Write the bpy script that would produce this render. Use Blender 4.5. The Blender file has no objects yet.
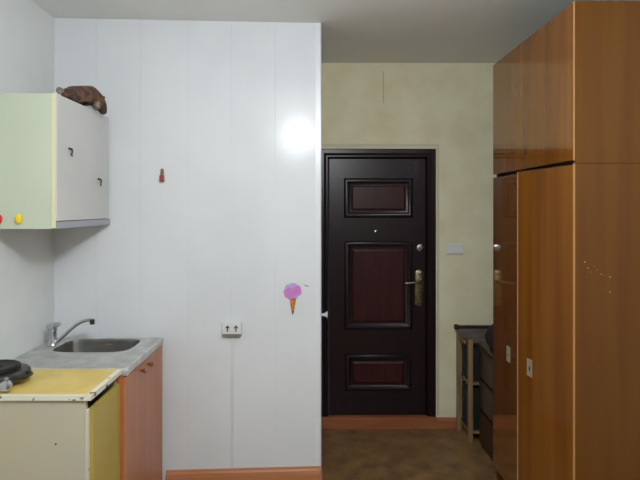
import bpy, bmesh, math, random
from mathutils import Vector, Matrix, noise
random.seed(4)
S = bpy.context.scene
C = S.collection
PI = math.pi

# ------------------------------------------------------------ materials
def lin(c):
    return tuple(((v/255)/12.92 if v/255 <= .04045 else ((v/255+.055)/1.055)**2.4) for v in c) + (1,)

def mat(name, col, rough=.5, metal=0, spec=.5, col2=None, scale=8, stretch=(1,1,1), detail=4, bump=0, bscale=60, coat=0, lo=.35, hi=.65, wave=False, dist=4):
    m = bpy.data.materials.new(name); m.use_nodes = True
    nt = m.node_tree; b = nt.nodes['Principled BSDF']
    b.inputs['Base Color'].default_value = lin(col)
    b.inputs['Roughness'].default_value = rough
    b.inputs['Metallic'].default_value = metal
    b.inputs['Specular IOR Level'].default_value = spec
    b.inputs['Coat Weight'].default_value = coat
    b.inputs['Coat Roughness'].default_value = .06
    if col2 or bump:
        tc = nt.nodes.new('ShaderNodeTexCoord'); mp = nt.nodes.new('ShaderNodeMapping')
        mp.inputs['Scale'].default_value = stretch
        nt.links.new(tc.outputs['Object'], mp.inputs['Vector'])
    if col2:
        if wave:
            tx = nt.nodes.new('ShaderNodeTexWave'); tx.inputs['Scale'].default_value = scale
            tx.inputs['Distortion'].default_value = dist; tx.inputs['Detail'].default_value = detail
            tx.inputs['Detail Scale'].default_value = 1.5
        else:
            tx = nt.nodes.new('ShaderNodeTexNoise'); tx.inputs['Scale'].default_value = scale
            tx.inputs['Detail'].default_value = detail
        nt.links.new(mp.outputs[0], tx.inputs['Vector'])
        cr = nt.nodes.new('ShaderNodeValToRGB')
        cr.color_ramp.elements[0].position = lo; cr.color_ramp.elements[0].color = lin(col)
        cr.color_ramp.elements[1].position = hi; cr.color_ramp.elements[1].color = lin(col2)
        nt.links.new(tx.outputs['Fac'], cr.inputs[0]); nt.links.new(cr.outputs[0], b.inputs['Base Color'])
    if bump:
        n2 = nt.nodes.new('ShaderNodeTexNoise'); n2.inputs['Scale'].default_value = bscale; n2.inputs['Detail'].default_value = 3
        nt.links.new(mp.outputs[0], n2.inputs['Vector'])
        bp = nt.nodes.new('ShaderNodeBump'); bp.inputs['Strength'].default_value = bump; bp.inputs['Distance'].default_value = .01
        nt.links.new(n2.outputs['Fac'], bp.inputs['Height']); nt.links.new(bp.outputs[0], b.inputs['Normal'])
    return m

M = {}
M['panel'] = mat('white_plastic_panel', (225,228,232), .2, spec=.2, col2=(218,221,226), scale=2, bump=.02, bscale=3)
M['wall_white'] = mat('white_wallpaper', (222,224,224), .7, col2=(216,219,219), scale=5, bump=.05)
M['ceil'] = mat('ceiling_paint', (238,240,237), .8, spec=.2, col2=(234,236,232), scale=2)
M['yellow_wall'] = mat('yellow_wallpaper', (231,226,198), .75, spec=.2, col2=(220,213,178), scale=5, detail=6, bump=.08, bscale=25)
M['room'] = mat('plain_room_wall', (214,212,206), .8)
M['floor'] = mat('mottled_linoleum', (150,114,72), .42, col2=(100,74,50), scale=9, detail=10, lo=.3, hi=.7)
M['skirt'] = mat('orange_skirting', (190,128,88), .4, col2=(176,114,74), scale=3, stretch=(1,1,12))
M['skirt_dark'] = mat('threshold_wood', (166,104,66), .4, col2=(148,86,54), scale=3, stretch=(1,1,10))
M['ward'] = mat('lacquered_wood', (136,84,28), .09, col2=(118,68,20), scale=3, stretch=(5,5,.25), detail=5, coat=.55)
M['ward'].node_tree.nodes['Principled BSDF'].inputs['IOR'].default_value = 1.6
M['ward_gloss'] = mat('polished_lacquered_wood', (128,78,32), .07, col2=(112,66,26), scale=3, stretch=(5,5,.25), detail=5, coat=1)
M['ward_gloss'].node_tree.nodes['Principled BSDF'].inputs['IOR'].default_value = 1.85
M['plate'] = mat('dull_pale_metal', (172,164,138), .4, metal=.3)
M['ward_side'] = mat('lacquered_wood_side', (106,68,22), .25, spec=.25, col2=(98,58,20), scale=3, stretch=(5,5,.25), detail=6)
M['ward_edge'] = mat('pale_wood_edge', (186,138,84), .4)
M['ward_dark'] = mat('wood_inner', (40,24,14), .7)
M['door_dark'] = mat('dark_door_lacquer', (34,21,26), .32, spec=.35, coat=.0, col2=(28,17,22), scale=4, stretch=(3,3,.4))
M['door_red'] = mat('dark_red_door_field', (64,26,28), .34, spec=.3, coat=0, col2=(48,19,23), scale=6, stretch=(5,5,.5))
M['chrome'] = mat('brushed_chrome', (200,202,205), .22, metal=1)
M['brass'] = mat('aged_brass', (150,136,104), .35, metal=.9, col2=(104,92,70), scale=60)
M['steel'] = mat('stainless_steel', (208,207,204), .42, metal=.45, col2=(182,181,178), scale=14, bump=.03, bscale=20)
M['bowl'] = mat('stainless_bowl', (160,160,158), .24, metal=1, col2=(140,140,136), scale=8)
M['yellow_top'] = mat('yellow_laminate', (226,200,118), .4, col2=(214,184,96), scale=7, detail=5)
M['cream_side'] = mat('cream_side_panel', (192,187,166), .5, col2=(198,187,160), scale=3, detail=4)
M['chipped'] = mat('chipped_white_edge', (226,222,204), .55, col2=(98,84,58), scale=22, stretch=(1,1,1), detail=6, lo=.60, hi=.66)
M['yellow_door'] = mat('yellow_door_laminate', (190,170,88), .45, col2=(182,158,74), scale=4)
M['orange_door'] = mat('salmon_wood_laminate', (190,132,104), .42, col2=(180,120,92), scale=4, stretch=(5,5,.4))
M['orange_edge'] = mat('orange_cabinet_edge', (196,118,64), .45)
M['cab_white'] = mat('white_cabinet_door', (206,205,203), .4, col2=(200,200,198), scale=4)
M['cab_green'] = mat('pale_green_cream_side', (197,205,186), .5, col2=(192,200,179), scale=3)
M['cab_edge'] = mat('cream_yellow_edge', (222,216,176), .5)
M['rail'] = mat('grey_rail', (160,163,172), .4)
M['under'] = mat('cabinet_underside', (190,186,170), .6)
M['dark_metal'] = mat('dark_metal', (58,52,46), .4, metal=.6)
M['black'] = mat('black_plastic', (26,26,27), .45)
M['iron'] = mat('cast_iron', (42,42,42), .5, metal=.5, bump=.1)
M['enamel'] = mat('grey_enamel', (62,60,54), .3, col2=(42,41,37), scale=18)
M['red'] = mat('red_plastic', (206,44,36), .4)
M['yellow'] = mat('yellow_plastic', (236,206,30), .4)
M['plug'] = mat('white_socket_plastic', (222,222,222), .4)
M['plug_dark'] = mat('socket_grey', (120,120,122), .5)
M['mark'] = mat('black_mark', (30,28,30), .6)
M['cone'] = mat('waffle_cone_print', (206,140,60), .5, col2=(170,100,40), scale=60)
M['cone_tip'] = mat('cone_tip_print', (86,58,46), .5)
M['candy'] = mat('pink_candy_print', (222,120,196), .6, col2=(176,140,206), scale=38, lo=.38, hi=.62)
M['candy2'] = mat('lilac_candy_print', (184,170,214), .6, col2=(206,150,206), scale=38)
M['sheet'] = mat('sticker_sheet', (222,225,230), .22)
M['hook_brown'] = mat('brown_wood_hook', (128,92,66), .5)
M['hook_red'] = mat('red_brown_hook', (150,62,46), .5)
M['knob_wood'] = mat('brown_knob_wood', (134,78,54), .4)
M['plush'] = mat('mottled_brown_plush', (116,80,62), .9, col2=(66,54,46), scale=28, detail=5, lo=.42, hi=.58, bump=.4, bscale=90)
M['plush_pale'] = mat('pale_plush', (158,146,132), .9, col2=(96,70,56), scale=45)
M['rack_wood'] = mat('pale_rack_wood', (150,122,88), .55, col2=(126,98,66), scale=6, stretch=(4,4,.4))
M['cush'] = mat('dark_red_cushion', (70,30,30), .5, col2=(40,24,26), scale=12)
M['apron'] = mat('grey_cloth', (104,98,92), .8, col2=(84,78,74), scale=14)
M['crate'] = mat('black_green_crate', (34,40,38), .5)
M['chest'] = mat('dark_brown_chest', (50,32,23), .35, col2=(40,26,19), scale=5, stretch=(.5,4,4))
M['chest_gap'] = mat('dark_red_drawer_edge', (54,16,16), .4)
M['bag'] = mat('black_bag_cloth', (28,28,32), .7, bump=.3, bscale=20)
M['white_trim'] = mat('white_plastic_trim', (226,229,234), .3)
M['cream_trim'] = mat('cream_plaster_lip', (206,200,176), .6)
M['crack_line'] = mat('wall_crack', (176,170,148), .8)  # own tone of the thin wallpaper crack above the door
M['speck'] = mat('paint_speck', (176,146,106), .6)

# ------------------------------------------------------------ helpers
def box(bm, x0, x1, y0, y1, z0, z1):
    vs = [bm.verts.new((x,y,z)) for z in (z0,z1) for y in (y0,y1) for x in (x0,x1)]
    for f in ((0,2,3,1),(4,5,7,6),(0,1,5,4),(2,6,7,3),(0,4,6,2),(1,3,7,5)):
        bm.faces.new([vs[i] for i in f])
def bevel(bm, w, seg=2):
    bmesh.ops.bevel(bm, geom=list(bm.edges), offset=w, segments=seg, affect='EDGES', profile=.6)
def loft(bm, rings, cap0=True, cap1=True, closed=True):
    R = [[bm.verts.new(p) for p in r] for r in rings]
    for a, b in zip(R, R[1:]):
        n = len(a)
        for i in range(n if closed else n-1):
            bm.faces.new((a[i], a[(i+1)%n], b[(i+1)%n], b[i]))
    if cap0: bm.faces.new(R[0][::-1])
    if cap1: bm.faces.new(R[-1])
def lathe(bm, prof, axis='z', c=(0,0,0), n=28):
    rings = []
    for r, h in prof:
        ring = []
        for i in range(n):
            a = 2*PI*i/n; u, v = r*math.cos(a), r*math.sin(a)
            p = {'z':(u,v,h), 'x':(h,u,v), 'y':(u,h,v)}[axis]
            ring.append(Vector(p)+Vector(c))
        rings.append(ring)
    loft(bm, rings)
def tube(bm, pts, rads, n=12):
    pts = [Vector(p) for p in pts]
    if not hasattr(rads, '__len__'): rads = [rads]*len(pts)
    rings = []
    up = None
    for i, p in enumerate(pts):
        t = (pts[min(i+1,len(pts)-1)] - pts[max(i-1,0)]).normalized()
        if up is None: up = t.orthogonal().normalized()
        up = (up - t*up.dot(t)).normalized(); w = t.cross(up)
        rings.append([p + (up*math.cos(2*PI*k/n) + w*math.sin(2*PI*k/n))*rads[i] for k in range(n)])
    loft(bm, rings)
def prism(bm, outline, y0, y1):      # outline in (x, z), extruded along y
    loft(bm, [[(x,y0,z) for x,z in outline], [(x,y1,z) for x,z in outline]])
def obj(name, bm, m, parent=None, smooth=False, loc=None):
    bmesh.ops.recalc_face_normals(bm, faces=bm.faces)
    me = bpy.data.meshes.new(name); bm.to_mesh(me); bm.free()
    me.materials.append(m if not isinstance(m, str) else M[m])
    if smooth:
        for p in me.polygons: p.use_smooth = True
        try: me.set_sharp_from_angle(angle=math.radians(40))
        except Exception: pass
    o = bpy.data.objects.new(name, me); C.objects.link(o)
    if parent:
        o.parent = parent
        o.location = -Vector(parent.location)          # shapes are written in world coordinates
        if parent.parent or parent.type == 'MESH':
            o.location = (0,0,0)
    return o
def bx(name, m, x0, x1, y0, y1, z0, z1, parent=None, bev=.0015, seg=2):
    bm = bmesh.new(); box(bm, x0,x1,y0,y1,z0,z1)
    if bev: bevel(bm, bev, seg)
    return obj(name, bm, m, parent, smooth=False)
def thing(name, label, cat, loc, group=None):
    o = bpy.data.objects.new(name, None); C.objects.link(o); o.location = loc
    o.empty_display_size = .1
    o['label'] = label; o['category'] = cat
    if group: o['group'] = group
    return o
def tag(o, label, cat, group=None):
    o['label'] = label; o['category'] = cat
    if group: o['group'] = group
    return o
def struct(o, label=None, cat=None):
    o['kind'] = 'structure'
    if label: o['label'] = label
    if cat: o['category'] = cat
    return o

H = 2.6; XL = -1.40; XR = 1.68; YF = 3.6; YB = -2.6; XP = .05

# ------------------------------------------------------------ the room
struct(bx('floor', 'floor', XL-.1, XR+.1, YB-.1, YF+.2, -.1, 0, bev=0), 'brown mottled linoleum floor running into the entrance alcove', 'floor')
struct(bx('ceiling', 'ceil', XL-.1, XR+.1, YB-.1, YF+.2, H, H+.1, bev=0), 'plain grey white painted ceiling', 'ceiling')
struct(bx('wall_left', 'wall_white', XL-.1, XL, YB-.1, YF+.2, 0, H, bev=0), 'white wall on the left behind the wall cabinet and sink', 'wall')
struct(bx('wall_right', 'room', XR, XR+.1, YB-.1, YF+.2, 0, H, bev=0), 'plain wall behind the wardrobe on the right', 'wall')
struct(bx('wall_rear', 'room', XL, XR, YB-.1, YB, 0, H, bev=0), 'plain wall at the near end of the room', 'wall')
# white panelled block in front of the alcove; its face is a hair out of square
def yw(x): return 2.745 + (x-XL)*(.075/(XP-XL))
bm = bmesh.new()
top = [(XL, 3.6), (XL, yw(XL))]
seams = [(p-312)/182.0 for p in (98, 141, 188, 231, 275)]
for s in seams:
    top += [(s-.0018, yw(s)), (s-.0008, yw(s)+.0015), (s+.0008, yw(s)+.0015), (s+.0018, yw(s))]
top += [(XP, yw(XP)), (XP, 3.6)]
loft(bm, [[(x,y,0) for x,y in top], [(x,y,H) for x,y in top]])
struct(obj('wall_back', bm, 'panel'), 'white plastic panelled wall with vertical seams', 'wall')
# far wall with the doorway cut out
DX0, DX1, DZ = XP, (436-312)/140.4, 1.99
bm = bmesh.new()
box(bm, XP, DX1, YF, YF+.1, DZ, H); box(bm, DX1, XR, YF, YF+.1, 0, H)
struct(obj('wall_far', bm, 'yellow_wall'), 'pale yellow papered wall around the entrance door', 'wall')
bm = bmesh.new(); box(bm, (383.2-312)/140.4, (383.9-312)/140.4, YF-.0012, YF+.01, 1.567+105/140.4, 1.567+137/140.4)
struct(obj('trim_4', bm, 'crack_line'), 'thin vertical crack in the yellow wallpaper above the door', 'crack')

# trims and skirting
bm = bmesh.new()
box(bm, XP-.03, XP+.002, yw(XP)-.004, yw(XP)+.001, 0, H); box(bm, XP-.001, XP+.003, yw(XP)-.004, yw(XP)+.03, 0, H)
struct(obj('trim_1', bm, 'white_trim'), 'white plastic corner strip at the edge of the panelled wall', 'trim')
bm = bmesh.new()
box(bm, XP+.004, DX1+.022, YF-.006, YF+.0, DZ+.016, DZ+.034); box(bm, DX1+.006, DX1+.022, YF-.006, YF, .09, DZ+.018)
bevel(bm, .001)
struct(obj('trim_2', bm, 'cream_trim'), 'thin cream plaster lip around the dark entrance door', 'trim')
bm = bmesh.new()
xs0, xs1 = -.80, XP-.001
prof = [(0,0),(.018,0),(.018,.09),(.014,.108),(.008,.118),(.005,.127),(0,.127)]
loft(bm, [[(x, yw(x)-.0008-d, z) for d,z in prof] for x in (xs0, xs1)])
struct(obj('baseboard_back', bm, 'skirt'), 'orange wood skirting along the white panelled wall', 'baseboard')
bm = bmesh.new()
prof = [(0,0),(.016,0),(.016,.055),(.010,.068),(.004,.075),(0,.075)]
loft(bm, [[(x, YF-.0008-d, z) for d,z in prof] for x in (DX1+.002, XR-.001)])
struct(obj('baseboard_far', bm, 'skirt_dark'), 'orange brown skirting under the yellow wall', 'baseboard')
bm = bmesh.new()
loft(bm, [[(XP+.0008+d, y, z) for d,z in prof] for y in (yw(XP)+.032, YF-.03)])
struct(obj('baseboard_side', bm, 'skirt_dark'), 'skirting on the side of the partition in the alcove', 'baseboard')

# ------------------------------------------------------------ entrance door
k = 140.4
def dx(p): return (p-312)/k
def dz(p): return 1.567 + (208-p)/k
door = bpy.data.objects.new('door_1', None); C.objects.link(door); door.location = ((DX0+DX1)/2, YF, 0)
struct(door, 'dark brown metal entrance door with three raised panels', 'door')
def rect_rings(bm, x0, x1, z0, z1, prof, y, cap=True):
    # prof: (inset, height toward the room)
    rings = []
    for ins, h in prof:
        rings.append([(x0+ins, y-h, z0+ins), (x1-ins, y-h, z0+ins), (x1-ins, y-h, z1-ins), (x0+ins, y-h, z1-ins)])
    loft(bm, rings, cap0=False, cap1=cap)
# frame
fy = YF + .012
bm = bmesh.new()
def frame_piece(pts):  # cross-section list (offset from outer edge, y)
    rings = []
    for sx, z in ((0,.085),(0,None),(1,None),(1,.085)):
        ring = []
        for d, yy in pts:
            x = DX0+.004+d if sx == 0 else DX1-.002-d
            zz = z if z is not None else DZ-.002-d
            ring.append((x, yy, zz))
        rings.append(ring)
    loft(bm, rings)
frame_piece([(0, YF+.09),(0, YF-.008),(.004, YF-.012),(.03, YF-.012),(.036,YF-.006),(.042,YF-.004),(.048,YF-.010),(.056,YF-.010),(.062,YF+.004),(.066,YF+.02),(.066,YF+.09)])
obj('door_frame', bm, 'door_dark', door, smooth=True)
LX0, LX1, LZ0, LZ1 = DX0+.072, DX1-.070, dz(416)+.002, DZ-.07
bm = bmesh.new(); box(bm, LX0, LX1, fy, fy+.05, LZ0, LZ1); bevel(bm, .003)
leaf = obj('door_leaf', bm, 'door_dark', door)
for (a, b, c, d) in ((344,413.5,178,218),(344.5,413,241,330),(345,412,354.5,391.5)):
    x0, x1, z1, z0 = dx(a), dx(b), dz(c), dz(d)
    x0 += .0; x1 = min(x1, LX1-.015)
    bm = bmesh.new()
    rect_rings(bm, x0, x1, z0, z1, [(0,-.001),(.002,.006),(.008,.013),(.018,.016),(.028,.013),(.034,.006),(.040,.002),(.058,.002),(.062,.0035)], fy, cap=False)
    obj('panel_moulding', bm, 'door_dark', leaf, smooth=True)
    bm = bmesh.new()
    rect_rings(bm, x0+.054, x1-.054, z0+.054, z1-.054, [(0,.001),(.002,.004),(.010,.009),(.016,.010)], fy)
    obj('panel_field', bm, 'door_red', leaf)['label'] = 'dark red raised field'
# bevelled edge strip of the leaf
bm = bmesh.new()
lathe(bm, [(.004,0),(.011,-.001),(.013,-.004),(.011,-.008),(.006,-.010),(.001,-.010)], 'y', (dx(376), fy, dz(232)))
ph = obj('peephole', bm, 'chrome', leaf, smooth=True)
ph['label'] = 'small silver peephole'
bm = bmesh.new(); lathe(bm, [(.001,-.0095),(.006,-.0112),(.001,-.0118)], 'y', (dx(376), fy, dz(232)))
obj('peephole_lens', bm, 'black', leaf, smooth=True)
bm = bmesh.new()
lathe(bm, [(.026,.001),(.027,-.004),(.024,-.009),(.014,-.011),(.012,-.016),(.001,-.016)], 'y', (dx(420.5), fy, dz(248)))
lk = obj('upper_lock', bm, 'chrome', leaf, smooth=True); lk['label'] = 'round silver upper lock'
bm = bmesh.new(); box(bm, dx(420.5)-.002, dx(420.5)+.002, fy-.017, fy-.015, dz(248)-.006, dz(248)+.006)
obj('keyhole', bm, 'black', leaf)
bm = bmesh.new()
px0, px1, pz0, pz1 = dx(415.4), dx(424), dz(306.6), dz(270)
cx = (px0+px1)/2
o = []
for i in range(9): a = PI*i/8; o.append((cx+(px1-px0)/2*math.cos(a), pz1-.02+.02*math.sin(a)))
for i in range(9): a = PI+PI*i/8; o.append((cx+(px1-px0)/2*math.cos(a), pz0+.02+.02*math.sin(a)))
loft(bm, [[(x,fy,z) for x,z in o], [(x,fy-.006,z) for x,z in o], [(cx+(x-cx)*.8,fy-.010,(pz0+pz1)/2+(z-(pz0+pz1)/2)*.95) for x,z in o]])
plate = obj('handle_plate', bm, 'brass', leaf, smooth=True); plate['label'] = 'aged brass plate'
bm = bmesh.new()
hz = dz(282)
tube(bm, [(cx+.004, fy-.004, hz+.006), (cx+.004, fy-.030, hz+.006), (cx+.002, fy-.045, hz+.006), (cx-.012, fy-.05, hz+.004), (cx-.05, fy-.048, hz), (cx-.085, fy-.046, hz-.004), (cx-.110, fy-.044, hz-.006)], [.012,.009,.009,.009,.008,.009,.007])
obj('door_handle', bm, 'brass', leaf, smooth=True)
bm = bmesh.new()
for zc in (dz(301), dz(274)): lathe(bm, [(.009,-.008),(.009,-.014),(.007,-.016),(.001,-.016)], 'y', (cx, fy, zc), n=18)
obj('lock_cylinder', bm, 'chrome', leaf, smooth=True)
bm = bmesh.new(); box(bm, DX0+.003, DX1+.001, YF-.03, YF+.09, .0005, .083); bevel(bm, .004)
th = obj('threshold', bm, 'skirt_dark', door); th['label'] = 'orange brown wooden threshold'

# light switch right of the door
sw = thing('light_switch', 'white double light switch on the yellow wall right of the door', 'switch', (dx(454.5), YF-.0005, dz(248.7)))
def swb(name, m, x0,x1,y0,y1,z0,z1,par,b=.002):
    return bx(name, m, x0,x1,y0,y1,z0,z1,par,b)
swb('switch_plate','plug', dx(446.3),dx(463), YF-.013, YF-.0005, dz(254), dz(243.8), sw, .003)
for i in range(2):
    a = dx(447.3)+i*.056; swb('rocker','plug', a, a+.052, YF-.018, YF-.012, dz(252.8), dz(245), sw, .002)

# ------------------------------------------------------------ wardrobe with its top cabinet
WX = 1.045; WY0, WY1 = 2.012, 2.915; WXB = 1.655; WZ = 1.745; WT = 2.392
w = thing('wardrobe', 'tall glossy brown wooden wardrobe with two doors, one slightly ajar', 'wardrobe', ((WX+WXB)/2, (WY0+WY1)/2, 0))
bm = bmesh.new(); box(bm, WX+.004, WXB, WY0, WY0+.018, .002, WZ); bevel(bm, .0015); obj('side_panel', bm, 'ward_side', w)
bm = bmesh.new(); box(bm, WX+.02, WXB, WY1-.018, WY1, .002, WZ); bevel(bm, .0015); obj('side_panel', bm, 'ward_side', w)
bm = bmesh.new(); box(bm, WX+.024, WXB-.008, WY0+.018, WY1-.018, WZ-.018, WZ); box(bm, WX+.024, WXB-.008, WY0+.018, WY1-.018, .08, .1); box(bm, WXB-.007, WXB, WY0+.018, WY1-.018, .002, WZ)
box(bm, WX+.05, WX+.066, WY0+.018, WY1-.018, .002, .08)
obj('carcass', bm, 'ward_dark', w)
bx('edge_strip', 'ward_edge', WX+.0005, WX+.004, WY0+.001, WY0+.012, .002, WZ, w, .0008)
# far door, closed
ym = 2.452
fd = bx('door', 'ward_gloss', WX, WX+.018, ym+.002, WY1-.001, .085, WZ-.004, w, .0015)
# near door, hinged on its near edge and standing ajar
nd = bx('door', 'ward', 0, .018, 0, ym-WY0-.016, .085, WZ-.004, None, .0015)
nd.parent = w; ang = math.radians(6.4)
nd.location = Vector((WX+.001, WY0+.015, 0)) - w.location; nd.rotation_euler = (0,0,ang)
st = bx('edge_strip', 'ward_edge', -.002, .0185, ym-WY0-.0165, ym-WY0-.011, .085, WZ-.004, None, .0008)
st.parent = nd; st.location = (0,0,0)
def keyplate(par, x, y, z):
    bm = bmesh.new()
    box(bm, x-.004, x, y-.019, y+.019, z-.04, z-.031); box(bm, x-.004, x, y-.019, y+.019, z+.031, z+.04)
    box(bm, x-.004, x, y-.019, y-.010, z-.031, z+.031); box(bm, x-.004, x, y+.010, y+.019, z-.031, z+.031)
    box(bm, x-.0015, x+.0, y-.010, y+.010, z-.031, z+.031)
    o = obj('handle_plate', bm, 'plate', None); o.parent = par; o['label'] = 'metal recessed handle plate'
    bm = bmesh.new(); box(bm, x-.003, x-.0013, y-.006, y+.004, z-.014, z+.006); 
    kk = obj('keyhole', bm, 'black', None); kk.parent = par
kp = keyplate
kp(fd, WX, 2.686, .79)
kp(nd, 0, 2.35-WY0-.02, .826)
# pale paint specks on the side
bm = bmesh.new()
for (px, py, r) in ((585,262,1.2),(588,268,1.0),(597,270,.7),(601,274,.9),(603,275,.6),(610,277,1.3),(610,292,1.2),(594,266,.5),(591,272,.6),(608,285,.5)):
    x = (px-312)/251.; z = 1.567+(208-py)/251.
    lathe(bm, [(r*.6/251., 0.0002),(r*.6/251.*.8,-.0006),(.0001,-.0008)], 'y', (x, WY0, z), n=8)
sp = obj('paint_specks', bm, 'speck', w); sp['label'] = 'pale paint specks'; sp['kind'] = 'stuff'

t = thing('top_cabinet', 'glossy brown wooden cabinet box stacked on top of the wardrobe', 'cabinet', ((WX+WXB)/2, (WY0+WY1)/2, WZ+.001))
bx('side_panel', 'ward_side', WX+.004, WXB, WY0, WY0+.018, WZ+.001, WT, t)
bx('side_panel', 'ward_side', WX+.02, WXB, WY1-.018, WY1, WZ+.001, WT, t)
bm = bmesh.new(); box(bm, WX+.03, WXB-.008, WY0+.018, WY1-.018, WZ+.001, WZ+.018); box(bm, WX+.024, WXB-.008, WY0+.018, WY1-.018, WT-.018, WT); box(bm, WXB-.007, WXB, WY0+.018, WY1-.018, WZ+.001, WT)
obj('carcass', bm, 'ward_dark', t)
bx('edge_strip', 'ward_edge', WX-.0005, WX+.003, WY0+.001, WY0+.009, WZ+.012, WT-.001, t, .0008)
bx('door', 'ward', WX, WX+.018, WY0+.012, WY1-.001, WZ+.014, WT-.001, t, .0015)

# ------------------------------------------------------------ low chest beyond the wardrobe, black bag on it
ch = thing('low_chest', 'low dark brown chest of drawers beyond the wardrobe', 'chest', (1.36, 3.12, 0))
CX, CY0, CY1, CZ = 1.10, 2.935, 3.325, .68
bm = bmesh.new(); box(bm, CX+.018, 1.62, CY0, CY1, .001, CZ-.02); obj('body', bm, 'chest', ch)
bx('top_board', 'chest', CX-.004, 1.63, CY0-.004, CY1+.004, CZ-.02, CZ, ch, .002)
zz = .03
for hgt in (.22, .2, .2):
    d = bx('drawer', 'chest', CX, CX+.018, CY0+.004, CY1-.004, zz+.006, zz+hgt-.006, ch, .002)
    s_ = bx('drawer_edge', 'chest_gap', CX-.004, CX, CY0+.004, CY1-.004, zz+hgt-.022, zz+hgt-.008, None, .001); s_.parent = d; s_.location = (0,0,0)
    zz += hgt + .003
    d.location = -Vector(ch.location)
bm = bmesh.new()
rings = []
for i in range(9):
    u = i/8; z = CZ + .001 + .15*u
    s = (.75+.25*math.sin(PI*min(u*1.2,1))) * (1 if u < .9 else .75)
    rings.append([(1.203 + .10*s*math.copysign(abs(math.cos(a))**.7, math.cos(a)) + .006*math.sin(3*a+u*5), 3.17 + .11*s*math.copysign(abs(math.sin(a))**.7, math.sin(a)), z) for a in [2*PI*j/28 for j in range(28)]])
loft(bm, rings)
tag(obj('cloth_bag', bm, 'bag', smooth=True), 'small black bag standing on the low dark chest', 'bag')

# ------------------------------------------------------------ narrow wooden rack by the far wall
RX0, RX1, RY0, RY1, RZ = 1.018, 1.42, 3.365, 3.565, .742
r = thing('wooden_rack', 'narrow pale wooden rack with sagging grey cloth top right of the door', 'rack', ((RX0+RX1)/2, (RY0+RY1)/2, 0))
bx('leg', 'rack_wood', 1.043, 1.073, RY0, RY0+.022, .001, RZ-.05, r, .002)
bx('leg', 'rack_wood', RX0, RX0+.03, RY1-.022, RY1, .001, RZ-.023, r, .002)
bx('leg', 'rack_wood', RX1-.03, RX1, RY0, RY0+.022, .001, RZ-.06, r, .002)
bx('leg', 'rack_wood', RX1-.03, RX1, RY1-.022, RY1, .001, RZ-.03, r, .002)
bm = bmesh.new()
n = 16; rings = []
for j in range(n+1):                      # cloth hung between the rear bar and the front rail, sagging in the middle
    v = j/n; y = RY0+.004+(RY1-.03-RY0)*v; z = RZ-.046+.022*v-.022*math.sin(PI*v)
    rings.append([(RX0+.004, y, z), (RX1-.004, y, z), (RX1-.004, y, z+.003), (RX0+.004, y, z+.003)])
loft(bm, rings)
box(bm, RX0+.056, RX1-.03, RY0-.004, RY0+.004, RZ-.075, RZ-.043)
obj('cloth_seat', bm, 'apron', r, smooth=True)['label'] = 'sagging grey cloth'
bx('rear_bar', 'cush', RX0-.002, RX1+.01, RY1-.026, RY1-.001, RZ-.022, RZ, r, .006, 3)['label'] = 'dark red bar'
bx('front_rail', 'rack_wood', 1.074, RX1-.03, RY0+.005, RY0+.02, RZ-.078, RZ-.052, r, .002)
bx('side_rail', 'rack_wood', RX0+.002, RX0+.018, RY0+.023, RY1-.023, RZ-.085, RZ-.06, r, .002)
bm = bmesh.new(); lathe(bm, [(.001,-.016),(.015,-.014),(.019,-.006),(.019,.006),(.015,.014),(.001,.016)], 'x', (RX0-.006, RY1-.024, RZ-.008), n=16)
obj('end_knob', bm, 'dark_metal', r, smooth=True)
for z in (.06, .385):
    bx('shelf', 'rack_wood', RX0+.03, RX1-.03, RY0+.003, RY1-.003, z, z+.014, r, .002)
def crate(name, label, x0, x1, y0, y1, z0, z1):
    bm = bmesh.new()
    box(bm, x0,x1,y0,y1,z0,z0+.006)
    for xx in (x0, x1-.006):
        nb = 4
        for i in range(nb+1):
            y = y0+(y1-y0-.008)*i/nb; box(bm, xx, xx+.006, y, y+.008, z0, z1)
        for i in range(7):
            z = z0+(z1-z0-.008)*i/6; box(bm, xx+.001, xx+.005, y0, y1, z, z+.008)
    for yy in (y0, y1-.006):
        nb = 8
        for i in range(nb+1):
            x = x0+(x1-x0-.008)*i/nb; box(bm, x, x+.008, yy, yy+.006, z0, z1)
        for i in range(7):
            z = z0+(z1-z0-.008)*i/6; box(bm, x0, x1, yy+.001, yy+.005, z, z+.008)
    box(bm, x0+.01, x1-.01, y0+.01, y1-.01, z0+.006, z1-.02)
    tag(obj(name, bm, 'crate'), label, 'crate', 'dark crates in the wooden rack')
crate('plastic_crate', 'dark slatted crate on the upper shelf of the pale wooden rack', RX0+.033, RX1-.034, RY0+.026, RY1-.026, .4005, .63)
crate('plastic_crate', 'dark slatted crate on the lowest shelf of the pale wooden rack', RX0+.033, RX1-.034, RY0+.026, RY1-.026, .0755, .355)

# ------------------------------------------------------------ wall cabinet
KX = -1.095; KY0, KY1, KZ0, KZ1 = 2.16, 2.742, 1.477, 2.058
c = thing('wall_cabinet', 'white two-door kitchen wall cabinet hanging above the sink', 'cabinet', ((XL+KX)/2, (KY0+KY1)/2, KZ0))
bx('side_panel', 'cab_green', XL+.002, KX-.018, KY0, KY0+.016, KZ0, KZ1, c, .001)['label'] = 'pale greenish cream side panel'
bx('side_panel', 'cab_green', XL+.002, KX-.018, KY1-.016, KY1, KZ0, KZ1, c, .001)
bm = bmesh.new(); box(bm, XL+.002, KX-.018, KY0+.016, KY1-.016, KZ0+.002, KZ0+.018); box(bm, XL+.002, KX-.018, KY0+.016, KY1-.016, KZ1-.018, KZ1-.001); box(bm, XL+.002, XL+.008, KY0+.016, KY1-.016, KZ0+.018, KZ1-.018)
obj('body', bm, 'under', c)
bx('edge_strip', 'cab_edge', KX-.018, KX-.002, KY0, KY0+.004, KZ0+.004, KZ1, c, .001)
ymid = 2.553
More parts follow.
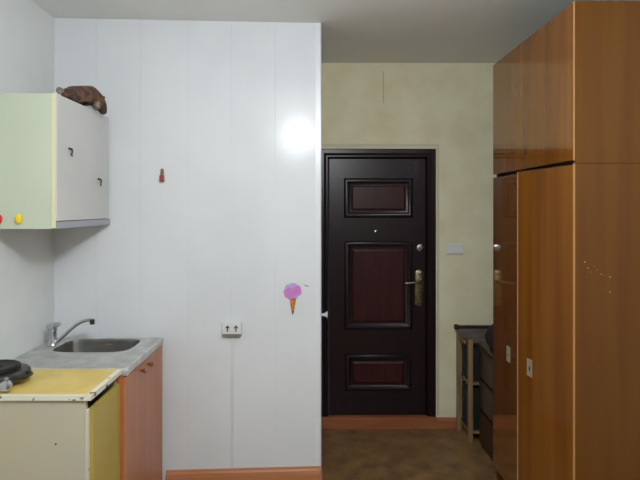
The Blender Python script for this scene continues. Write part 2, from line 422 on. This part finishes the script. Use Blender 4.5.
d1 = bx('door', 'cab_white', KX-.0175, KX+.002, KY0+.0045, ymid, KZ0+.034, KZ1-.001, c, .0015)
d2 = bx('door', 'cab_white', KX-.0175, KX-.009, ymid+.003, KY1-.001, KZ0+.034, KZ1-.001, c, .0015)
d1.location = d2.location = -Vector(c.location)
bx('light_rail', 'rail', KX-.0175, KX-.001, KY0+.0045, KY1-.001, KZ0, KZ0+.031, c, .002)
def cab_handle(par, y, z, x):
    bm = bmesh.new()
    tube(bm, [(x-.001,y,z+.016),(x+.014,y,z+.012),(x+.018,y-.002,z),(x+.014,y-.004,z-.012),(x+.02,y-.006,z-.02)], [.005,.005,.0045,.004,.003], n=8)
    o = obj('door_handle', bm, 'dark_metal', None, smooth=True); o.parent = par
cab_handle(d1, 505/((312-65)/1.11), 1.567+(208-152)/((312-65)/1.11), KX+.002)
cab_handle(d2, 505/((312-97)/1.11), 1.567+(208-182)/((312-97)/1.11), KX-.009)
def magnet(name, m, px, py, label, sx=.0145, sz=.023):
    x = (px-312)/233.8; z = 1.567+(208-py)/233.8
    bm = bmesh.new(); rings = []
    for s, h in ((1,0),(1,.006),(.85,.011),(.5,.014),(.05,.015)):
        rings.append([(x+sx*s*math.cos(2*PI*i/24)*(1+.12*math.sin(2*PI*i/24)), KY0-.0001-h, z+sz*s*math.sin(2*PI*i/24)) for i in range(24)])
    loft(bm, rings)
    tag(obj(name, bm, m, smooth=True), label, 'magnet')
magnet('oval_magnet', 'yellow', 19, 219, 'yellow oval magnet on the cream side of the wall cabinet')
magnet('oval_magnet', 'red', -1.2, 219.5, 'red magnet cut off by the left edge of the photo', .015)

# ------------------------------------------------------------ toy animal on the cabinet
def skin(name, verts, edges, m, parent=None, sub=2, root=0):
    me = bpy.data.meshes.new(name); me.from_pydata([v[:3] for v in verts], edges, [])
    o = bpy.data.objects.new(name, me); C.objects.link(o)
    sk = o.modifiers.new('s','SKIN'); sk.use_smooth_shade = True
    for i, v in enumerate(verts):
        rr = v[3]; me.skin_vertices[0].data[i].radius = (rr, v[4] if len(v) > 4 else rr)
        me.skin_vertices[0].data[i].use_root = (i == root)
    sb = o.modifiers.new('u','SUBSURF'); sb.levels = sb.render_levels = sub
    dg = bpy.context.evaluated_depsgraph_get(); nm = bpy.data.meshes.new_from_object(o.evaluated_get(dg))
    bpy.data.objects.remove(o)
    nm.materials.append(M[m])
    for p in nm.polygons: p.use_smooth = True
    o = bpy.data.objects.new(name, nm); C.objects.link(o)
    if parent: o.parent = parent; o.location = -Vector(parent.location)
    return o
toy = thing('toy_animal', 'mottled brown plush toy animal lying on the wall cabinet, head drooping', 'toy', (-1.15, 2.42, KZ1))
B = KZ1
V = [(-1.118,2.262,B+.024,.022),(-1.120,2.30,B+.029,.028),(-1.122,2.35,B+.036,.035),(-1.124,2.41,B+.047,.044),(-1.122,2.47,B+.060,.054),(-1.114,2.525,B+.070,.056),
     (-1.094,2.558,B+.060,.044),(-1.076,2.575,B+.032,.034),(-1.068,2.582,B+.006,.022),(-1.066,2.588,B-.014,.014),
     (-1.098,2.49,B+.036,.026),(-1.094,2.455,B+.017,.016),(-1.100,2.31,B+.026,.022),(-1.100,2.345,B+.016,.015),
     (-1.16,2.49,B+.03,.022),(-1.175,2.53,B+.015,.014)]
E = [(0,1),(1,2),(2,3),(3,4),(4,5),(5,6),(6,7),(7,8),(8,9),(4,10),(10,11),(1,12),(12,13),(4,14),(14,15)]
skin('body', V, E, 'plush', toy, root=3)
for s in (-1, 1):
    bm = bmesh.new(); bmesh.ops.create_uvsphere(bm, u_segments=14, v_segments=10, radius=1)
    for v in bm.verts: v.co = Vector((v.co.x*.009, v.co.y*.006, v.co.z*.010)) + Vector((-1.084+s*.026, 2.560, B+.068))
    obj('ear', bm, 'plush', toy, smooth=True)
bm = bmesh.new(); bmesh.ops.create_uvsphere(bm, u_segments=16, v_segments=12, radius=1)
for v in bm.verts: v.co = Vector((v.co.x*.020, v.co.y*.024, v.co.z*.028)) + Vector((-1.082, 2.532, B+.026))
obj('pale_ruff', bm, 'plush_pale', toy, smooth=True)
bm = bmesh.new(); tube(bm, [(-1.12,2.255,B+.032),(-1.118,2.235,B+.032),(-1.112,2.218,B+.026),(-1.104,2.206,B+.018),(-1.10,2.212,B+.012)], [.013,.013,.012,.011,.008])
obj('tail', bm, 'plush_pale', toy, smooth=True)
for s in (-1, 1):
    bm = bmesh.new(); bmesh.ops.create_uvsphere(bm, u_segments=8, v_segments=6, radius=.0035)
    for v in bm.verts: v.co += Vector((-1.066+s*.020, 2.568, B+.018))
    obj('eye', bm, 'black', toy, smooth=True)

# ------------------------------------------------------------ narrow yellow unit and hot plate
TX = -.828; TY0, TY1, TZ = 1.892, 2.203, .864
u = thing('narrow_base_cabinet', 'narrow cream base cabinet with yellow door and chipped yellow top', 'cabinet', (-1.12, 2.05, 0))
bx('side_panel', 'cream_side', XL+.003, -.853, TY0+.012, TY0+.028, .001, TZ-.019, u, .001)['label'] = 'cream side panel with one small hole'
bx('side_panel', 'cream_side', XL+.003, -.853, TY1-.018, TY1-.002, .001, TZ-.019, u, .001)
bx('edge_strip', 'chipped', -.853, -.848, TY0+.013, TY0+.036, .001, TZ-.06, u, .0015)['label'] = 'chipped white edge strip'
bm = bmesh.new(); box(bm, XL+.003, -.87, TY0+.028, TY1-.018, .08, .096); box(bm, XL+.003, XL+.009, TY0+.028, TY1-.018, .096, TZ-.019)
obj('body', bm, 'ward_dark', u)
bx('door', 'yellow_door', -.852, -.836, TY0+.038, TY1-.004, .085, .803, u, .0015)['label'] = 'plain yellow door'
bm = bmesh.new(); box(bm, XL+.003, TX-.003, TY0+.003, TY1, TZ-.018, TZ); obj('worktop', bm, 'yellow_top', u)['label'] = 'yellow laminate top'
bm = bmesh.new(); box(bm, XL+.003, TX, TY0, TY0+.003, TZ-.019, TZ+.0006); box(bm, TX-.003, TX, TY0+.003, TY1, TZ-.019, TZ+.0006)
box(bm, TX-.02, TX-.003, TY0+.004, TY1, TZ-.0002, TZ+.0006); box(bm, XL+.003, TX-.02, TY0+.003, TY0+.012, TZ-.0002, TZ+.0006)
obj('worktop_edge', bm, 'chipped', u)['label'] = 'white chipped edging'
bm = bmesh.new(); lathe(bm, [(.004,.001),(.004,-.0006),(.0005,-.0008)], 'y', ((56-312)/265., TY0+.012, 1.567-236/265.), n=10)
obj('screw_hole', bm, 'dark_metal', u)

hp = thing('hot_plate', 'dark portable electric hot plate at the left end of the yellow top', 'hot plate', (-1.275, 2.04, TZ))
hc = (-1.276, 2.03, TZ)
bm = bmesh.new()
rings = []
for s, z in ((.90,.014),(1,.02),(1.02,.03),(1,.044),(.93,.052),(.3,.053)):
    rings.append([(hc[0]+.118*s*math.copysign(abs(math.cos(a))**.55, math.cos(a)), hc[1]+.096*s*math.copysign(abs(math.sin(a))**.55, math.sin(a)), TZ+z) for a in [2*PI*i/40 for i in range(40)]])
loft(bm, rings); obj('body', bm, 'enamel', hp, smooth=True)
bm = bmesh.new(); lathe(bm, [(.02,.052),(.088,.052),(.092,.056),(.092,.066),(.082,.07),(.076,.066),(.03,.065),(.026,.069),(.001,.069)], 'z', hc, n=36); obj('burner', bm, 'iron', hp, smooth=True)
for sx in (-1,1):
    for sy in (-1,1):
        bm = bmesh.new(); lathe(bm, [(.009,.0005),(.012,.003),(.011,.016),(.008,.02)], 'z', (hc[0]+sx*.09, hc[1]+sy*.07, TZ), n=16); obj('foot', bm, 'black', hp, smooth=True)
bm = bmesh.new(); lathe(bm, [(.012,.008),(.020,.0),(.022,-.010),(.020,-.022),(.012,-.026),(.001,-.026)], 'y', (hc[0]+.112, hc[1]-.098, TZ+.0265), n=24); obj('knob', bm, 'chrome', hp, smooth=True)['label'] = 'round chrome knob'
bm = bmesh.new(); tube(bm, [(hc[0]+.112,hc[1]-.045,TZ+.034),(hc[0]+.136,hc[1]-.045,TZ+.034),(hc[0]+.142,hc[1]-.036,TZ+.033),(hc[0]+.142,hc[1]+.012,TZ+.033),(hc[0]+.136,hc[1]+.022,TZ+.034),(hc[0]+.112,hc[1]+.022,TZ+.034)], .0065); obj('side_handle', bm, 'dark_metal', hp, smooth=True)

# ------------------------------------------------------------ sink unit
SX = -.811; SY0, SY1, SZ = 2.206, 2.742, .863
sc = thing('sink_cabinet', 'salmon orange base cabinet with two doors and round knobs under the sink', 'cabinet', (-1.11, 2.47, 0))
bx('side_panel', 'orange_edge', -1.37, SX-.017, SY0+.002, SY0+.018, .001, SZ-.032, sc, .001)
bx('side_panel', 'orange_edge', -1.37, SX-.017, SY1-.018, SY1-.002, .001, SZ-.032, sc, .001)
bm = bmesh.new(); box(bm, -1.37, SX-.02, SY0+.018, SY1-.018, .085, .1); box(bm, -1.37, -1.364, SY0+.018, SY1-.018, .1, SZ-.032); box(bm, SX-.06, SX-.045, SY0+.018, SY1-.018, .001, .085)
obj('body', bm, 'ward_dark', sc)
yk = 2.468
for (a, b, ky) in ((SY0+.002, yk-.001, 505/((312-142.6)/.80)), (yk+.001, SY1-.004, 505/((312-149.5)/.80))):
    d = bx('door', 'orange_door', SX-.016, SX, a, b, .085, SZ-.036, sc, .002); d.location = -Vector(sc.location)
    bm = bmesh.new(); lathe(bm, [(.006,-.001),(.006,.012),(.012,.018),(.014,.024),(.011,.030),(.001,.032)], 'x', (SX, ky, .80), n=20)
    kn = obj('knob', bm, 'knob_wood', None, smooth=True); kn.parent = d; kn['label'] = 'round reddish brown knob'
# steel sink top with bowl, one continuous sheet
st = thing('sink_basin', 'stainless steel sink top with one rectangular bowl', 'sink', (-1.11, 2.47, SZ-.03))
X0, X1, Y0, Y1 = XL+.003, SX+.004, SY0+.001, SY1-.001
bcx, bcy, bax, bay = -1.100, 2.594, .195, .135
N = 64
def se(ax, ay, z, p=.5):
    return [(bcx+ax*math.copysign(abs(math.cos(a))**p, math.cos(a)), bcy+ay*math.copysign(abs(math.sin(a))**p, math.sin(a)), z) for a in [2*PI*i/N for i in range(N)]]
def rectring(z, ins=0):
    out = []
    for (x, y, _) in se(1, 1, 0, 1):
        dx_, dy_ = x-bcx, y-bcy
        ts = []
        if dx_ > 1e-9: ts.append((X1-ins-bcx)/dx_)
        if dx_ < -1e-9: ts.append((X0+ins-bcx)/dx_)
        if dy_ > 1e-9: ts.append((Y1-ins-bcy)/dy_)
        if dy_ < -1e-9: ts.append((Y0+ins-bcy)/dy_)
        tt = min(t_ for t_ in ts if t_ > 0); out.append([bcx+dx_*tt, bcy+dy_*tt, z])
    for cxx, cyy in ((X0+ins,Y0+ins),(X0+ins,Y1-ins),(X1-ins,Y0+ins),(X1-ins,Y1-ins)):
        i = min(range(N), key=lambda q: (out[q][0]-cxx)**2+(out[q][1]-cyy)**2); out[i] = [cxx, cyy, z]
    return out
bm = bmesh.new()
loft(bm, [rectring(SZ-.03, .001), rectring(SZ-.004), rectring(SZ, .003), rectring(SZ+.003, .012), rectring(SZ-.001, .022), se(bax+.012, bay+.012, SZ-.001), se(bax+.004, bay+.004, SZ+.002), se(bax, bay, SZ-.002)], cap0=False, cap1=False)
o = obj('rim', bm, 'steel', st, smooth=True)
bm = bmesh.new()
loft(bm, [se(bax, bay, SZ-.002), se(bax-.004, bay-.004, SZ-.02), se(bax-.010, bay-.010, SZ-.11), se(bax-.022, bay-.022, SZ-.135), se(bax-.05, bay-.05, SZ-.145), se(.03, .03, SZ-.149, 1)], cap0=False)
obj('bowl', bm, 'bowl', st, smooth=True)
bm = bmesh.new(); lathe(bm, [(.03,.0),(.03,.003),(.022,.002),(.001,.001)], 'z', (bcx, bcy, SZ-.149)); obj('drain', bm, 'chrome', st, smooth=True)
fa = thing('faucet', 'chrome single lever faucet with long swivel spout', 'faucet', (-1.325, 2.585, SZ))
fx, fyy = -1.328, 2.585
bm = bmesh.new(); lathe(bm, [(.026,-.0005),(.027,.004),(.023,.010),(.021,.03),(.021,.07),(.023,.078),(.023,.086),(.018,.09),(.001,.09)], 'z', (fx, fyy, SZ)); obj('faucet_body', bm, 'chrome', fa, smooth=True)
bm = bmesh.new()
rings = []
for x, wd, z0, z1 in ((-.026,.016,.088,.108),(-.01,.021,.088,.114),(.012,.021,.088,.117),(.03,.014,.094,.119),(.040,.009,.103,.120)):
    rings.append([(fx+x, fyy-wd, SZ+z0), (fx+x, fyy+wd, SZ+z0), (fx+x, fyy+wd*.8, SZ+z1), (fx+x, fyy-wd*.8, SZ+z1)])
loft(bm, rings); bevel(bm, .002); obj('lever', bm, 'chrome', fa, smooth=True)
bm = bmesh.new()
pts = [(fx+.016,fyy-.004,SZ+.014),(fx+.05,fyy-.006,SZ+.042),(fx+.09,fyy-.008,SZ+.078),(fx+.125,fyy-.010,SZ+.108),(fx+.155,fyy-.012,SZ+.125),(fx+.18,fyy-.013,SZ+.133),(fx+.198,fyy-.014,SZ+.134),(fx+.206,fyy-.014,SZ+.130)]
tube(bm, pts, [.009,.0085,.008,.008,.008,.008,.008,.008], n=14); obj('spout', bm, 'chrome', fa, smooth=True)
bm = bmesh.new(); lathe(bm, [(.009,.008),(.0115,.004),(.0115,-.014),(.010,-.018),(.001,-.018)], 'z', (fx+.209,fyy-.014,SZ+.130), n=18); obj('aerator', bm, 'dark_metal', fa, smooth=True)

# ------------------------------------------------------------ things on the white wall
def wx(p, y=None): return (p-312)/181.5
def wz(p): return 1.567+(208-p)/181.5
so = thing('wall_socket', 'white double power socket low on the panelled wall', 'socket', (wx(232), yw(wx(232)), wz(329)))
y_ = yw(wx(232))-.001
bx('socket_box', 'plug', wx(222.6), wx(241.6), y_-.028, y_, wz(333.5), wz(322), so, .003)
bx('socket_base', 'plug_dark', wx(223), wx(241.2), y_-.024, y_, wz(336), wz(333.3), so, .0015)
for p in (228, 236.4):
    x = wx(p); bm = bmesh.new()
    box(bm, x-.003, x+.003, y_-.0295, y_-.0275, wz(331), wz(325.5))
    prism(bm, [(x-.012, wz(327.2)), (x, wz(324.6)), (x+.012, wz(327.2)), (x+.010, wz(328)), (x, wz(326)), (x-.010, wz(328))], y_-.0295, y_-.0275)
    obj('arrow_mark', bm, 'mark', so)
tag(bx('cable_duct', 'plug', wx(231.6), wx(233.6), y_-.007, y_, .129, wz(336.2), None, .001), 'thin white cable duct running down from the socket to the skirting', 'cable duct')

# hook
x = wx(163); y_ = yw(x)-.0008
hk = thing('wall_hook', 'small brown and red wooden hook on the panelled wall', 'hook', (x, y_, wz(175.5)))
bm = bmesh.new(); box(bm, x-.009, x+.009, y_-.014, y_, wz(175.5), wz(169)); 
for v in bm.verts:
    if v.co.z > wz(172): v.co.x = x+(v.co.x-x)*.72
bevel(bm, .003); obj('hook_top', bm, 'hook_brown', hk)
bm = bmesh.new(); box(bm, x-.012, x+.011, y_-.020, y_, wz(182), wz(175.5)); bevel(bm, .004); obj('hook_foot', bm, 'hook_red', hk)['label'] = 'red brown lower half'

# sticker
xs = wx(291.5); y_ = yw(xs)-.0012
stc = thing('wall_sticker', 'pink cotton candy cone sticker on the panelled wall', 'sticker', (xs, y_, wz(300)))
def wallprism(bm, pts, d0, d1): # follows the slightly skewed wall
    loft(bm, [[(a, yw(a)-d0, b) for a,b in pts], [(a, yw(a)-d1, b) for a,b in pts]])
bm = bmesh.new(); wallprism(bm, [(wx(277.5),wz(316.8)),(wx(304),wz(317)),(wx(304.4),wz(283)),(wx(278),wz(283.4))], .0006, .0012); obj('backing', bm, 'sheet', stc)
bm = bmesh.new(); wallprism(bm, [(wx(289.0),wz(299)),(wx(296.2),wz(299)),(wx(294),wz(312)),(wx(291.2),wz(312))], .0012, .0022); obj('cone', bm, 'cone', stc)
bm = bmesh.new(); wallprism(bm, [(wx(291.2),wz(312)),(wx(294),wz(312)),(wx(292.4),wz(316.5))], .0012, .0022); obj('cone_tip', bm, 'cone_tip', stc)
def blob(cx_, cz_, rx, rz, lobes, amp, ph, d0, d1, name, m):
    bm = bmesh.new(); pts = []
    for i in range(48):
        a = 2*PI*i/48; rr = 1+amp*abs(math.sin(lobes*a/2+ph))
        pts.append((wx(cx_+rx*rr*math.cos(a)), wz(cz_+rz*rr*math.sin(a))))
    wallprism(bm, pts, d0, d1); obj(name, bm, m, stc)
blob(292.4, 292.0, 8.2, 7.4, 7, .14, .4, .0012, .0022, 'lilac_floss', 'candy2')
blob(289.6, 294.2, 5.2, 5.4, 6, .14, .2, .0022, .003, 'pink_floss', 'candy')
blob(297.4, 291.4, 3.6, 4.4, 5, .14, .9, .0022, .003, 'pink_floss', 'candy')
bm = bmesh.new(); wallprism(bm, [(wx(304.5),wz(285.5)),(wx(308.8),wz(287)),(wx(308.6),wz(287.8)),(wx(304.3),wz(286.5))], .0006, .0014)
tag(obj('tape_scrap', bm, 'plug_dark'), 'tiny grey scrap of tape right of the pink sticker', 'tape')

# white cone shaped knob on the partition edge
bm = bmesh.new()
yy = yw(XP)+.05; zc = 1.567+(208-316)/178.
lathe(bm, [(.009,.0036),(.010,.006),(.007,.010),(.008,.016),(.012,.026),(.020,.036),(.021,.038),(.001,.036)], 'x', (XP, yy, zc), n=24)
tag(obj('wall_stop', bm, 'plug', smooth=True), 'small white funnel shaped knob on the partition edge beside the dark door', 'knob')

# ------------------------------------------------------------ light
def area(name, loc, size, power, col, rot=(0,0,0), shape='DISK', sy=None):
    l = bpy.data.lights.new(name, 'AREA'); l.shape = shape; l.size = size; l.energy = power; l.color = col
    if sy: l.size_y = sy
    o = bpy.data.objects.new(name, l); C.objects.link(o); o.location = loc; o.rotation_euler = rot; return o
l = bpy.data.lights.new('ceiling_lamp', 'POINT'); l.energy = 79; l.color = (.93,.975,1); l.shadow_soft_size = .13
lo = bpy.data.objects.new('ceiling_lamp', l); C.objects.link(lo); lo.location = (.09, .7, 2.27)
wd = bpy.data.worlds.new('w'); S.world = wd; wd.use_nodes = True
wd.node_tree.nodes['Background'].inputs[0].default_value = (.6,.7,.85,1); wd.node_tree.nodes['Background'].inputs[1].default_value = .2

# ------------------------------------------------------------ camera
cam = bpy.data.cameras.new('camera'); co = bpy.data.objects.new('camera', cam); C.objects.link(co)
co.location = (0,0,1.567); co.rotation_euler = (PI/2,0,0)
cam.sensor_width = 36; cam.lens = 505/640*36; cam.shift_x = 8/640; cam.shift_y = -32/640; cam.clip_start = .05
S.camera = co
S.view_settings.view_transform = 'Standard'; S.view_settings.look = 'None'; S.view_settings.gamma = 1
S.view_settings.use_curve_mapping = False
S.view_settings.exposure = 0
